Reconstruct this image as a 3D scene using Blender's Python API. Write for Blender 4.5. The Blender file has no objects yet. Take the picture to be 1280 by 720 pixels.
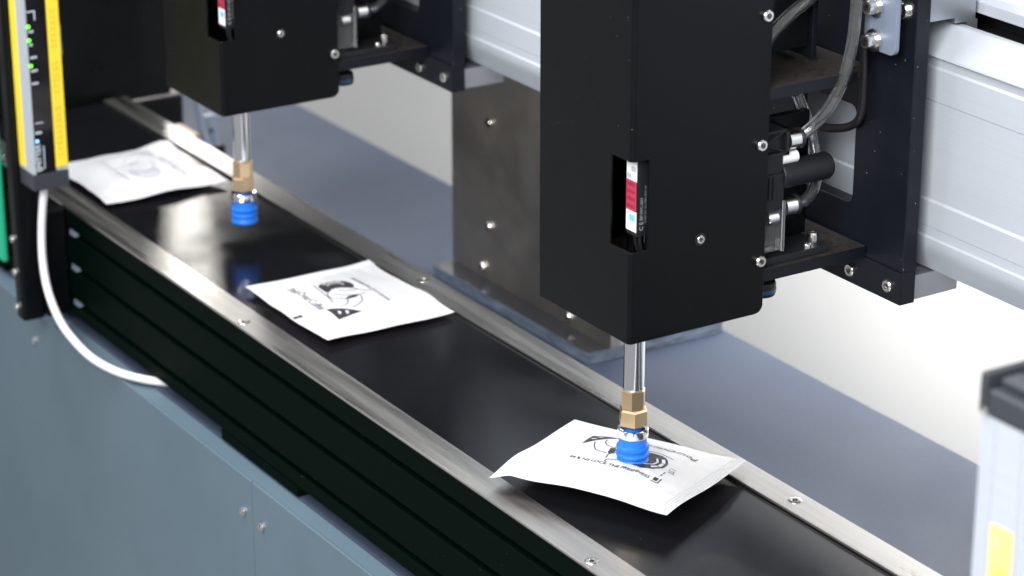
import bpy, bmesh, math, random
from mathutils import Vector, Matrix
random.seed(7)
S = bpy.context.scene
COL = S.collection
# ------------------------------------------------------------------ camera
PITCH = math.radians(21.19); AZ = math.radians(32.487)
cam = bpy.data.cameras.new("camera"); camo = bpy.data.objects.new("camera", cam); COL.objects.link(camo)
cam.sensor_width = 36.0; cam.lens = 94.02; cam.clip_start = 0.05; cam.clip_end = 60
camo.location = (1.38285, -0.97999, 0.80685)
hv = Vector((-math.cos(AZ), math.sin(AZ), 0)); fw = hv * math.cos(PITCH) + Vector((0, 0, -math.sin(PITCH)))
camo.rotation_euler = fw.to_track_quat('-Z', 'Y').to_euler()
cam.dof.use_dof = True; cam.dof.focus_distance = 1.86; cam.dof.aperture_fstop = 8.0
S.camera = camo
# ------------------------------------------------------------------ world and lamps
W = bpy.data.worlds.new("World"); S.world = W; W.use_nodes = True
bg = W.node_tree.nodes["Background"]; bg.inputs[0].default_value = (0.98, 0.985, 1.0, 1); bg.inputs[1].default_value = 0.40
def area(name, loc, target, sx, sy, power, col):
    l = bpy.data.lights.new(name, 'AREA'); l.shape = 'RECTANGLE'; l.size = sx; l.size_y = sy; l.energy = power; l.color = col
    o = bpy.data.objects.new(name, l); COL.objects.link(o); o.location = loc
    o.rotation_euler = (Vector(target) - Vector(loc)).to_track_quat('-Z', 'Y').to_euler(); return o
area("softbox_key", (1.35, -1.80, 1.60), (0.1, 0.2, 0.0), 1.6, 1.3, 128, (1.0, 0.985, 0.965))
area("softbox_overhead", (-0.9, -0.5, 1.9), (-0.6, 0.1, 0.0), 1.3, 1.0, 52, (0.97, 0.985, 1.0))
area("softbox_low", (2.7, -0.75, 0.62), (0.35, 0.4, 0.0), 0.8, 0.8, 10, (0.97, 0.985, 1.0))
area("added_wall_fill", (-0.30, 0.50, 0.34), (-0.38, 1.10, 0.03), 0.7, 0.08, 20, (1.0, 0.985, 0.96))  # added lamp hidden behind the beam, only there to whiten the wall
area("softbox_far", (-2.35, 1.05, 0.85), (-0.7, 0.0, 0.0), 1.1, 0.8, 27, (1.0, 0.96, 0.89))
S.view_settings.view_transform = 'Standard'; S.view_settings.look = 'None'
S.view_settings.exposure = 0.0; S.view_settings.gamma = 1.0
S.render.engine = 'CYCLES'
S.cycles.max_bounces = 10; S.cycles.transmission_bounces = 10; S.cycles.glossy_bounces = 6; S.cycles.transparent_max_bounces = 12
S.cycles.caustics_reflective = False; S.cycles.caustics_refractive = False

# ------------------------------------------------------------------ materials
def mat(name, col, rough=0.5, metal=0.0, noise=None, bump=None, dust=0.0, dust_col=(0.45, 0.45, 0.45), spec=0.5, coat=0.0,
        trans=0.0, ior=1.45, emit=None, rough_var=None, aniso=None, dust_scale=420, sub=0.0):
    m = bpy.data.materials.new(name); m.use_nodes = True; nt = m.node_tree; N = nt.nodes; L = nt.links
    b = N["Principled BSDF"]; b.inputs["Base Color"].default_value = (*col, 1); b.inputs["Roughness"].default_value = rough
    b.inputs["Metallic"].default_value = metal; b.inputs["Specular IOR Level"].default_value = spec; b.inputs["IOR"].default_value = ior
    b.inputs["Coat Weight"].default_value = coat; b.inputs["Transmission Weight"].default_value = trans
    if sub: b.inputs["Subsurface Weight"].default_value = sub; b.inputs["Subsurface Scale"].default_value = 0.002
    if emit: b.inputs["Emission Color"].default_value = (*emit[0], 1); b.inputs["Emission Strength"].default_value = emit[1]
    tc = N.new("ShaderNodeTexCoord")
    def mapped(scale):
        mp = N.new("ShaderNodeMapping"); mp.inputs["Scale"].default_value = scale; L.new(tc.outputs["Object"], mp.inputs[0]); return mp
    def noise_tex(scale, detail=4.0, rough_=0.6):
        mp = mapped(scale if hasattr(scale, '__len__') else (scale,) * 3)
        n = N.new("ShaderNodeTexNoise"); n.inputs["Scale"].default_value = 1.0; n.inputs["Detail"].default_value = detail
        n.inputs["Roughness"].default_value = rough_; L.new(mp.outputs[0], n.inputs["Vector"]); return n
    colsock = None
    if noise:                                                      # (scale, amount)
        n = noise_tex(noise[0]); r = N.new("ShaderNodeMapRange"); r.inputs[1].default_value = 0.3; r.inputs[2].default_value = 0.7
        r.inputs[3].default_value = 1 - noise[1]; r.inputs[4].default_value = 1 + noise[1]; L.new(n.outputs[0], r.inputs[0])
        mx = N.new("ShaderNodeMix"); mx.data_type = 'RGBA'; mx.blend_type = 'MULTIPLY'; mx.inputs[0].default_value = 1
        mx.inputs[6].default_value = (*col, 1); L.new(r.outputs[0], mx.inputs[7]); colsock = mx.outputs[2]
    if dust:
        v = N.new("ShaderNodeTexVoronoi"); v.inputs["Scale"].default_value = 1; v.inputs["Randomness"].default_value = 1
        L.new(mapped((dust_scale, dust_scale, dust_scale)).outputs[0], v.inputs["Vector"])
        lt = N.new("ShaderNodeMath"); lt.operation = 'LESS_THAN'; lt.inputs[1].default_value = 0.16; L.new(v.outputs["Distance"], lt.inputs[0])
        sp = N.new("ShaderNodeSeparateColor"); L.new(v.outputs["Color"], sp.inputs[0])
        l2 = N.new("ShaderNodeMath"); l2.operation = 'LESS_THAN'; l2.inputs[1].default_value = dust; L.new(sp.outputs[0], l2.inputs[0])
        mu = N.new("ShaderNodeMath"); mu.operation = 'MULTIPLY'; L.new(lt.outputs[0], mu.inputs[0]); L.new(l2.outputs[0], mu.inputs[1])
        m3 = N.new("ShaderNodeMath"); m3.operation = 'MULTIPLY'; L.new(mu.outputs[0], m3.inputs[0]); L.new(sp.outputs[1], m3.inputs[1])
        mx = N.new("ShaderNodeMix"); mx.data_type = 'RGBA'; L.new(m3.outputs[0], mx.inputs[0])
        if colsock: L.new(colsock, mx.inputs[6])
        else: mx.inputs[6].default_value = (*col, 1)
        mx.inputs[7].default_value = (*dust_col, 1); colsock = mx.outputs[2]
    if colsock: L.new(colsock, b.inputs["Base Color"])
    if rough_var:                                                  # (scale, amount)
        n = noise_tex(rough_var[0]); r = N.new("ShaderNodeMapRange"); r.inputs[1].default_value = 0.3; r.inputs[2].default_value = 0.7
        r.inputs[3].default_value = max(0.02, rough - rough_var[1]); r.inputs[4].default_value = rough + rough_var[1]
        L.new(n.outputs[0], r.inputs[0]); L.new(r.outputs[0], b.inputs["Roughness"])
    if bump:                                                       # (scale, strength, distance)
        n = noise_tex(bump[0], 3.0); bp = N.new("ShaderNodeBump"); bp.inputs["Strength"].default_value = bump[1]
        bp.inputs["Distance"].default_value = bump[2]; L.new(n.outputs[0], bp.inputs["Height"]); L.new(bp.outputs[0], b.inputs["Normal"])
    return m
M = {}
M['black_paint'] = mat('black_powder_coat', (0.0022, 0.0031, 0.0038), 0.36, bump=(2600, 0.25, 0.0002), dust=0.012, dust_col=(0.16, 0.16, 0.17), dust_scale=560, rough_var=(11, 0.12), spec=0.20)
M['black_anod'] = mat('black_anodised_aluminium', (0.0055, 0.0070, 0.0115), 0.38, bump=((300, 300, 2600), 0.2, 0.0002), dust=0.014, rough_var=(40, 0.08), spec=0.28)
M['profile_black'] = mat('black_profile_anodised', (0.0010, 0.0040, 0.0026), 0.45, bump=((20, 2000, 2000), 0.12, 0.0001), dust=0.022, dust_col=(0.10, 0.10, 0.08), spec=0.02)
M['shelf_dusty'] = mat('dusty_black_bracket', (0.026, 0.023, 0.022), 0.6, spec=0.3, noise=(220, 0.45), bump=(1500, 0.3, 0.0003))
M['belt'] = None
M['steel'] = mat('brushed_stainless_rail', (0.68, 0.665, 0.64), 0.33, 1.0, noise=((6, 500, 500), 0.10), bump=((12, 2200, 2200), 0.22, 0.0002), rough_var=((4, 120, 120), 0.08))
M['steel_edge'] = mat('bright_cut_steel', (0.82, 0.82, 0.82), 0.3, 1.0)
M['steel_plate'] = mat('mottled_stainless_plate', (0.45, 0.415, 0.375), 0.50, 1.0, noise=((22, 22, 12), 0.08), bump=((1400, 1400, 18), 0.25, 0.0002), rough_var=(18, 0.06))
M['alu'] = mat('silver_anodised_aluminium', (0.56, 0.61, 0.68), 0.42, 0.35, noise=((3, 700, 700), 0.03), bump=((8, 1800, 1800), 0.08, 0.0001))
M['alu_block'] = mat('machined_aluminium', (0.40, 0.42, 0.46), 0.40, 0.85, bump=(1800, 0.15, 0.0002))
M['chrome'] = mat('chromed_rod', (0.80, 0.82, 0.85), 0.10, 1.0)
M['screw'] = mat('zinc_screw', (0.72, 0.71, 0.69), 0.22, 1.0)
M['dark'] = mat('dark_recess', (0.006, 0.006, 0.007), 0.6)
M['brass'] = mat('brass_fitting', (0.88, 0.66, 0.41), 0.30, 1.0, bump=(1500, 0.1, 0.0001))
M['blue'] = mat('blue_silicone', (0.012, 0.16, 0.70), 0.48, spec=0.4, sub=0.12, noise=(350, 0.12), bump=(900, 0.2, 0.0002))
M['blue_dark'] = mat('dark_blue_ring', (0.004, 0.05, 0.12), 0.4)
M['white_pouch'] = mat('white_pouch_film', (0.62, 0.622, 0.635), 0.40, bump=((70, 50, 60), 0.22, 0.002), sub=0.05)
M['ink'] = mat('dark_print_ink', (0.028, 0.026, 0.032), 0.5)
M['ink_pale_glare'] = mat('pale_glare_print_ink', (0.42, 0.42, 0.47), 0.5)  # pale small print, and the far pouch's print with glare painted in
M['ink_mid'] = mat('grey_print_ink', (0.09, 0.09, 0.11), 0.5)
M['ink_white'] = mat('white_print', (0.62, 0.622, 0.635), 0.45)
M['panel_blue'] = mat('blue_grey_paint', (0.096, 0.145, 0.184), 0.45, noise=(6, 0.07), bump=(2200, 0.12, 0.0002), dust=0.006, rough_var=(7, 0.08))
M['table'] = mat('slate_powder_coat', (0.043, 0.057, 0.090), 0.55, spec=0.25, noise=(700, 0.12), bump=(900, 0.25, 0.0004), rough_var=(5, 0.07), dust=0.05, dust_col=(0.05, 0.06, 0.08), dust_scale=260)
M['wall'] = mat('white_back_panel_paint', (0.58, 0.575, 0.565), 0.6, noise=(3, 0.015))
M['yellow'] = mat('yellow_label', (0.90, 0.70, 0.05), 0.45, noise=((60, 60, 14), 0.06))
M['sticker_yellow'] = mat('pale_yellow_sticker', (0.88, 0.74, 0.22), 0.45)
M['yellow_print'] = mat('olive_label_print', (0.58, 0.45, 0.05), 0.5)
M['black_gloss'] = mat('black_window_plastic', (0.008, 0.007, 0.010), 0.10, rough_var=(50, 0.04))
M['black_plastic'] = mat('black_moulded_plastic', (0.010, 0.011, 0.014), 0.5, spec=0.35, bump=(1500, 0.2, 0.0002))
M['grey_plastic'] = mat('dark_grey_plastic', (0.035, 0.04, 0.05), 0.5, bump=(1500, 0.2, 0.0002))
M['bracket_blue'] = mat('blue_grey_bracket', (0.20, 0.24, 0.32), 0.42, 0.2, bump=(1500, 0.1, 0.0002))
M['white_cable'] = mat('white_cable_sheath', (0.78, 0.78, 0.82), 0.4)
M['rubber'] = mat('black_cable_sheath', (0.012, 0.012, 0.014), 0.35)
M['clear_tube'] = mat('clear_tube', (0.97, 0.98, 0.98), 0.02, trans=0.97, ior=1.20, coat=1.0)
M['clear_block'] = mat('clear_plastic_block', (0.9, 0.93, 0.95), 0.08, trans=0.95, ior=1.4)
M['acrylic'] = mat('clear_acrylic', (0.86, 0.90, 0.97), 0.02, trans=0.96, ior=1.49)
M['acrylic_edge'] = mat('sawn_acrylic_edge', (0.20, 0.25, 0.34), 0.18, trans=0.45, noise=((45, 45, 220), 0.5), bump=(500, 0.4, 0.0005))
M['green'] = mat('green_plate', (0.02, 0.42, 0.24), 0.45)
M['tan'] = mat('tan_block', (0.62, 0.47, 0.32), 0.5)
M['white_label'] = mat('white_label', (0.82, 0.82, 0.84), 0.4)
M['red_label'] = mat('red_label', (0.42, 0.035, 0.07), 0.4)
M['red_dark'] = mat('dark_red_label', (0.27, 0.02, 0.05), 0.4)
M['cyan_label'] = mat('cyan_label', (0.16, 0.50, 0.68), 0.4)
M['grey_label'] = mat('grey_label', (0.42, 0.45, 0.52), 0.4)
M['grey_text'] = mat('grey_lettering', (0.30, 0.30, 0.32), 0.5)
M['pale_text'] = mat('pale_lettering', (0.62, 0.68, 0.78), 0.5)
M['led_green'] = mat('lit_green_led', (0.1, 0.8, 0.05), 0.3, emit=((0.16, 1.0, 0.03), 2.2))
M['led_blue'] = mat('lit_blue_led', (0.1, 0.3, 1.0), 0.3, emit=((0.12, 0.4, 1.0), 4.0))
# belt: glossy black polyurethane with a fine woven relief
def belt_mat():
    m = mat('glossy_black_belt', (0.0065, 0.0068, 0.0085), 0.06, dust=0.012, dust_col=(0.22, 0.22, 0.22), dust_scale=430, spec=0.8)
    nt = m.node_tree; N = nt.nodes; L = nt.links; b = N["Principled BSDF"]; tc = N.new("ShaderNodeTexCoord")
    ws = []
    for d in ('X', 'Y'):
        w = N.new("ShaderNodeTexWave"); w.bands_direction = d; w.inputs["Scale"].default_value = 320; w.inputs["Distortion"].default_value = 0.4
        L.new(tc.outputs["Object"], w.inputs["Vector"]); ws.append(w)
    mu = N.new("ShaderNodeMath"); mu.operation = 'ADD'; L.new(ws[0].outputs[1], mu.inputs[0]); L.new(ws[1].outputs[1], mu.inputs[1])
    bp = N.new("ShaderNodeBump"); bp.inputs["Strength"].default_value = 0.10; bp.inputs["Distance"].default_value = 0.0002
    L.new(mu.outputs[0], bp.inputs["Height"])
    n = N.new("ShaderNodeTexNoise"); n.inputs["Scale"].default_value = 34; n.inputs["Detail"].default_value = 4
    L.new(tc.outputs["Object"], n.inputs["Vector"])
    b2 = N.new("ShaderNodeBump"); b2.inputs["Strength"].default_value = 0.05; b2.inputs["Distance"].default_value = 0.001
    sc = N.new("ShaderNodeTexNoise"); sc.inputs["Scale"].default_value = 6.0; sc.inputs["Detail"].default_value = 2.5; sc.inputs["Roughness"].default_value = 0.62
    L.new(tc.outputs["Object"], sc.inputs["Vector"]); mr = N.new("ShaderNodeMapRange"); mr.interpolation_type = 'SMOOTHSTEP'
    mr.inputs[1].default_value = 0.43; mr.inputs[2].default_value = 0.64; mr.inputs[3].default_value = 0.05; mr.inputs[4].default_value = 0.25
    L.new(sc.outputs[0], mr.inputs[0]); L.new(mr.outputs[0], b.inputs["Roughness"])
    L.new(n.outputs[0], b2.inputs["Height"]); L.new(bp.outputs[0], b2.inputs["Normal"]); L.new(b2.outputs[0], b.inputs["Normal"])
    return m
M['belt'] = belt_mat()

# ------------------------------------------------------------------ mesh helpers
def weighted(o):
    w = o.modifiers.new('face_weight', 'WEIGHTED_NORMAL'); w.keep_sharp = True; w.weight = 90
def link_mesh(name, bm, m, parent=None, smooth=True, angle=35, wn=True):
    me = bpy.data.meshes.new(name); bmesh.ops.recalc_face_normals(bm, faces=bm.faces); bm.to_mesh(me); bm.free()
    for mm in (m if isinstance(m, (list, tuple)) else [m]): me.materials.append(M[mm])
    if smooth:
        for p in me.polygons: p.use_smooth = True
        me.set_sharp_from_angle(angle=math.radians(angle))
    o = bpy.data.objects.new(name, me); COL.objects.link(o)
    if parent: o.parent = parent
    if smooth and wn: weighted(o)
    return o
def empty(name, label, cat, group=None, loc=(0, 0, 0)):
    o = bpy.data.objects.new(name, None); COL.objects.link(o); o.location = loc; o.empty_display_size = 0.02
    tag(o, label, cat, group); return o
def tag(o, label, cat, group=None):
    o['label'] = label; o['category'] = cat
    if group: o['group'] = group
def add_box(bm, x0, x1, y0, y1, z0, z1, bev=0.0, seg=2):
    r = bmesh.ops.create_cube(bm, size=1.0); vs = r['verts']
    for v in vs:
        v.co = Vector(((x0 + x1) / 2 + v.co.x * (x1 - x0), (y0 + y1) / 2 + v.co.y * (y1 - y0), (z0 + z1) / 2 + v.co.z * (z1 - z0)))
    if bev > 0:
        es = list({e for v in vs for e in v.link_edges})
        bmesh.ops.bevel(bm, geom=es, offset=bev, segments=seg, affect='EDGES', profile=0.5)
def box(name, m, parent, x0, x1, y0, y1, z0, z1, bev=0.0006, seg=2):
    bm = bmesh.new(); add_box(bm, x0, x1, y0, y1, z0, z1, bev, seg); return link_mesh(name, bm, m, parent)
def add_lathe(bm, prof, c, axis, n=32, cap=True):
    """prof: (radius, distance along axis)"""
    ax = Vector(axis).normalized(); t = Vector((1, 0, 0)) if abs(ax.x) < 0.9 else Vector((0, 1, 0))
    a = ax.cross(t).normalized(); b = ax.cross(a); c = Vector(c); rings = []
    for r, d in prof:
        rings.append([bm.verts.new(c + ax * d + (a * math.cos(2 * math.pi * k / n) + b * math.sin(2 * math.pi * k / n)) * r) for k in range(n)])
    for i in range(len(rings) - 1):
        for k in range(n):
            bm.faces.new((rings[i][k], rings[i][(k + 1) % n], rings[i + 1][(k + 1) % n], rings[i + 1][k]))
    if cap:
        bm.faces.new(rings[0]); bm.faces.new(rings[-1])
def lathe(name, m, parent, prof, c, axis, n=32, cap=True, angle=35):
    bm = bmesh.new(); add_lathe(bm, prof, c, axis, n, cap); return link_mesh(name, bm, m, parent, angle=angle)
def spline(pts, sub=8):
    P = [Vector(p) for p in pts]; P = [2 * P[0] - P[1]] + P + [2 * P[-1] - P[-2]]; out = []
    for i in range(1, len(P) - 2):
        for k in range(sub):
            t = k / sub; a, b, c, d = P[i - 1], P[i], P[i + 1], P[i + 2]
            out.append(0.5 * ((2 * b) + (c - a) * t + (2 * a - 5 * b + 4 * c - d) * t * t + (3 * b - a - 3 * c + d) * t ** 3))
    out.append(P[-2]); return out
def add_tube(bm, pts, r, n=14, cap=True):
    rings = []; up = None
    for i, p in enumerate(pts):
        t = (pts[min(i + 1, len(pts) - 1)] - pts[max(i - 1, 0)]).normalized()
        if up is None: up = t.orthogonal().normalized()
        up = (up - t * up.dot(t)).normalized(); s = t.cross(up)
        rings.append([bm.verts.new(p + (up * math.cos(2 * math.pi * k / n) + s * math.sin(2 * math.pi * k / n)) * r) for k in range(n)])
    for i in range(len(rings) - 1):
        for k in range(n): bm.faces.new((rings[i][k], rings[i][(k + 1) % n], rings[i + 1][(k + 1) % n], rings[i + 1][k]))
    if cap: bm.faces.new(rings[0]); bm.faces.new(rings[-1])
    return rings
def tube(name, m, parent, pts, r, sub=8, n=14):
    bm = bmesh.new(); add_tube(bm, spline(pts, sub), r, n); return link_mesh(name, bm, m, parent, angle=60, wn=False)
def hollow_tube(name, m, parent, pts, r, ri, sub=14, n=30):
    bm = bmesh.new(); q = spline(pts, sub); a = add_tube(bm, q, r, n, False); b = add_tube(bm, q, ri, n, False)
    for e in (0, -1):
        for k in range(n): bm.faces.new((a[e][k], a[e][(k + 1) % n], b[e][(k + 1) % n], b[e][k]))
    me = bpy.data.meshes.new(name); bmesh.ops.recalc_face_normals(bm, faces=bm.faces); bm.to_mesh(me); bm.free(); me.materials.append(M[m])
    for p in me.polygons: p.use_smooth = True
    o = bpy.data.objects.new(name, me); COL.objects.link(o); o.parent = parent; return o
def prism(name, m, parent, poly, axis, a, b, bev=0.0):
    """extrude a 2-D polygon along an axis; axis x: (y,z), y: (x,z), z: (x,y)"""
    f = {'x': lambda p, t: (t, p[0], p[1]), 'y': lambda p, t: (p[0], t, p[1]), 'z': lambda p, t: (p[0], p[1], t)}[axis]
    bm = bmesh.new(); A = [bm.verts.new(f(p, a)) for p in poly]; B = [bm.verts.new(f(p, b)) for p in poly]; n = len(poly)
    for i in range(n): bm.faces.new((A[i], A[(i + 1) % n], B[(i + 1) % n], B[i]))
    bm.faces.new(A); bm.faces.new(B[::-1])
    if bev: bmesh.ops.bevel(bm, geom=list(bm.edges), offset=bev, segments=2, affect='EDGES', profile=0.5)
    return link_mesh(name, bm, m, parent, angle=25)
def rrect(x0, x1, y0, y1, r, n=5, corners=(1, 1, 1, 1)):
    out = []
    for (cx, cy, a0, on) in ((x1 - r, y1 - r, 0, corners[0]), (x0 + r, y1 - r, 90, corners[1]), (x0 + r, y0 + r, 180, corners[2]), (x1 - r, y0 + r, 270, corners[3])):
        if not on:
            out.append((cx + (r if a0 in (0, 270) else -r), cy + (r if a0 in (0, 90) else -r))); continue
        for k in range(n + 1):
            a = math.radians(a0 + 90 * k / n); out.append((cx + r * math.cos(a), cy + r * math.sin(a)))
    return out
def socket_screw(parent, c, axis, r=0.004, h=0.003, name='screw', washer=False, m='screw'):
    bm = bmesh.new(); ax = Vector(axis).normalized(); n = 20
    if washer: add_lathe(bm, [(r * 1.45, 0), (r * 1.45, h * 0.22), (r * 1.0, h * 0.22)], c, axis, n)
    add_lathe(bm, [(r, 0), (r, h * 0.72), (r * 0.86, h), (r * 0.5, h), (r * 0.46, h * 0.35), (0.0002, h * 0.33)], c, axis, n, cap=False)
    o = link_mesh(name, bm, m, parent, angle=30)
    d = lathe('hex_socket', 'dark', o, [(r * 0.45, h * 0.36), (r * 0.43, h * 0.40)], c, axis, 6)
    return o
def text_mesh(body, size, m, name, parent, mapf, bold=0.0, align='CENTER', sx=1.0):
    cu = bpy.data.curves.new(name, 'FONT'); cu.body = body; cu.size = size; cu.align_x = align; cu.align_y = 'CENTER'; cu.offset = bold; cu.resolution_u = 2
    o = bpy.data.objects.new(name, cu); COL.objects.link(o); dg = bpy.context.evaluated_depsgraph_get(); dg.update()
    me = bpy.data.meshes.new_from_object(o.evaluated_get(dg)); bpy.data.objects.remove(o); bpy.data.curves.remove(cu)
    for v in me.vertices: v.co = Vector(mapf(v.co.x * sx, v.co.y))
    me.materials.clear(); me.materials.append(M[m]); me.name = name
    t = bpy.data.objects.new(name, me); COL.objects.link(t)
    if parent: t.parent = parent
    return t
def copy_tree(o, parent=None):
    c = o.copy(); COL.objects.link(c); c.parent = parent
    for ch in o.children: copy_tree(ch, c)
    return c

# ================================================================== SETTING
bm = bmesh.new(); add_box(bm, -2.2, 1.9, 0.78, 0.80, -0.9, 1.6, 0)
wall = link_mesh('back_wall', bm, 'wall', None); wall['kind'] = 'structure'
wall['label'] = 'plain white back wall behind the table and the beam'

# ---------------------------------------------------------------- cabinet the machine stands on
TZ = -0.1136
cab = empty('machine_cabinet', 'blue grey painted steel cabinet with slate top under the conveyor', 'cabinet', loc=(0, 0, 0))
box('body', 'panel_blue', cab, -1.55, 1.25, -0.1085, 0.40, -0.75, TZ - 0.0022, 0.001)
box('front_panel', 'panel_blue', cab, -1.5, -0.3716, -0.1115, -0.1087, -0.74, TZ - 0.0008, 0.0009)
box('front_panel', 'panel_blue', cab, -0.3704, 1.25, -0.1115, -0.1087, -0.74, TZ - 0.0008, 0.0009)
box('table_top', 'table', cab, -1.55, 1.25, -0.0935, 0.402, TZ - 0.002, TZ, 0.0006)
for x, z in ((-0.3862, -0.1465), (-0.3541, -0.1475), (-0.8126, -0.1445), (-0.93, -0.1445)):
    socket_screw(cab, (x, -0.1115, z), (0, -1, 0), 0.0038, 0.0022)

# ---------------------------------------------------------------- conveyor
conv = empty('belt_conveyor', 'narrow black belt conveyor with stainless edge strips and black grooved side profile', 'conveyor')
CX0, CX1 = -1.036, 0.72
box('belt', 'belt', conv, CX0, CX1, -0.0735, 0.0735, -0.003, 0.0, 0.0)
def profile_side(yo, s):
    """grooved side profile; yo outer face, s +1 when the outside faces +y"""
    zs = [-0.0214, -0.055, -0.0895]; w = 0.0027; d = 0.006; p = [(yo - s * 0.030, -0.0022), (yo, -0.0022)]
    z_prev = -0.0022
    for z in zs:
        p += [(yo, z + w + 0.001), (yo - s * 0.001, z + w), (yo - s * d, z + w), (yo - s * d, z - w), (yo - s * 0.001, z - w), (yo, z - w - 0.001)]
    p += [(yo, -0.1030), (yo - s * 0.001, -0.1040), (yo - s * 0.030, -0.1040)]
    return p
sp_front = prism('side_profile', 'profile_black', conv, profile_side(-0.0945, -1), 'x', CX0, CX1)
prism('side_profile', 'profile_black', conv, profile_side(0.0915, 1), 'x', CX0, CX1)
box('belt_bed', 'dark', conv, CX0, CX1, -0.064, 0.061, -0.06, -0.0035, 0)
fr = box('edge_strip', 'steel', conv, CX0, CX1, -0.0959, -0.0703, 0.0006, 0.0026, 0.0004)
rr = box('edge_strip', 'steel', conv, CX0, CX1, 0.0682, 0.0926, 0.0006, 0.0026, 0.0004)
fr['label'] = 'brushed stainless strip along the front edge of the belt'; rr['label'] = 'brushed stainless strip along the rear edge of the belt'
box('strip_support', 'dark', conv, CX0, CX1, -0.094, -0.0737, -0.0021, 0.0004, 0)
box('strip_support', 'dark', conv, CX0, CX1, 0.0737, 0.091, -0.0021, 0.0004, 0)
def csk(parent, x, y):
    o = lathe('screw', 'screw', parent, [(0.0050, 0.0), (0.0050, 0.0003), (0.0044, 0.0006), (0.0026, 0.0006), (0.0022, 0.0002), (0.0003, 0.0001)], (x, y, 0.00262), (0, 0, 1), 20, cap=False)
    lathe('hex_socket', 'dark', o, [(0.0019, 0.0), (0.0018, 0.00035)], (x, y, 0.00265), (0, 0, 1), 6)
for x in (-0.919, -0.419, 0.081): csk(fr, x, -0.0886)
for x in (-0.918, -0.4225, 0.0801): csk(rr, x, 0.081)
for z in (-0.0214, -0.055, -0.0895):
    box('slot_nut', 'bracket_blue', conv, -0.7540, -0.7435, -0.0947, -0.0900, z - 0.0026, z + 0.0026, 0.0004)
box('support_block', 'profile_black', conv, -0.457, -0.3235, -0.0948, -0.03, TZ + 0.0003, -0.1042, 0.0005)['label'] = 'dark block holding the profile above the table'
box('support_block', 'profile_black', conv, 0.30, 0.43, -0.0948, -0.03, TZ + 0.0003, -0.1042, 0.0005)
box('support_block', 'profile_black', conv, -1.02, -0.92, -0.0948, -0.03, TZ + 0.0003, -0.1042, 0.0005)
for x in (-1.02, -0.43, 0.33):
    box('support_block', 'profile_black', conv, x, x + 0.12, 0.03, 0.0913, TZ + 0.0003, -0.1042, 0.0005)

# ---------------------------------------------------------------- gantry beam
beam = empty('gantry_beam', 'long silver aluminium beam with lengthwise grooves carrying both pick heads', 'beam')
Y = 0.1802
bp = [(0.1865, 0.1545), (Y, 0.1687), (Y, 0.1790), (Y + 0.0012, 0.1802), (Y + 0.0012, 0.1862), (Y + 0.0022, 0.1865), (Y + 0.0012, 0.1869),
      (Y + 0.0012, 0.2046), (Y + 0.0026, 0.2062), (Y + 0.0026, 0.2742), (Y + 0.0040, 0.2745), (Y + 0.0026, 0.2749),
      (Y + 0.0026, 0.2972), (Y + 0.0040, 0.2985), (Y + 0.0034, 0.3045), (Y, 0.3062), (Y + 0.0006, 0.3078), (0.1978, 0.3244), (0.1992, 0.3251), (0.2040, 0.3251), (0.2046, 0.3245),
      (0.2046, 0.310), (0.305, 0.310), (0.305, 0.1545)]
prism('extrusion', 'alu', beam, bp, 'x', -0.7995, 1.2)
box('slide_bed', 'dark', beam, -0.7995, 1.2, 0.2050, 0.300, 0.3102, 0.3145, 0.0005)
prism('cover_strip', 'alu', beam, [(0.217, 0.331), (0.217, 0.3385), (0.221, 0.3425), (0.24, 0.3445), (0.30, 0.3445), (0.30, 0.331)], 'x', -0.7995, 1.2)
box('cover_foot', 'dark', beam, -0.7995, 1.2, 0.245, 0.295, 0.3145, 0.331, 0)
box('guide_rod', 'chrome', beam, -0.7995, 1.2, 0.209, 0.2125, 0.3146, 0.3185, 0.0008)
box('added_reflection_block', 'black_paint', beam, -1.03, -0.80, 0.165, 0.32, 0.10, 0.36, 0.003)  # added unseen black block, darkens the belt's reflection around the far cup
# end brackets so the beam rests on something: they stand on the table out of the picture
for x0, x1 in ((1.05, 1.09),):
    box('end_bracket', 'steel_plate', beam, x0, x1, 0.285, 0.297, TZ + 0.0002, 0.1543, 0.001)

# ---------------------------------------------------------------- steel plate and acrylic slab
AZT = TZ + 0.0117
ac = bmesh.new(); add_box(ac, -0.6885, -0.4225, 0.2495, 0.3975, TZ + 0.0002, AZT, 0.0007, 2)
slab = link_mesh('acrylic_slab', ac, ['acrylic', 'acrylic_edge'], None)
for p in slab.data.polygons:
    if abs(p.normal.z) < 0.5: p.material_index = 1
tag(slab, 'clear bluish acrylic slab lying on the table at the foot of the steel plate', 'slab')
sp = empty('steel_support_plate', 'upright stainless steel plate standing on the acrylic slab under the beam', 'plate', loc=(0, 0, 0))
box('plate', 'steel_plate', sp, -0.6905, -0.4205, 0.272, 0.284, AZT + 0.0002, 0.1543, 0.0008)
for x, z in ((-0.6206, 0.0553), (-0.6212, -0.0471), (-0.6329, -0.0905), (-0.4862, -0.0925)):
    socket_screw(sp, (x, 0.272, z), (0, -1, 0), 0.0045, 0.0035)

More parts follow.
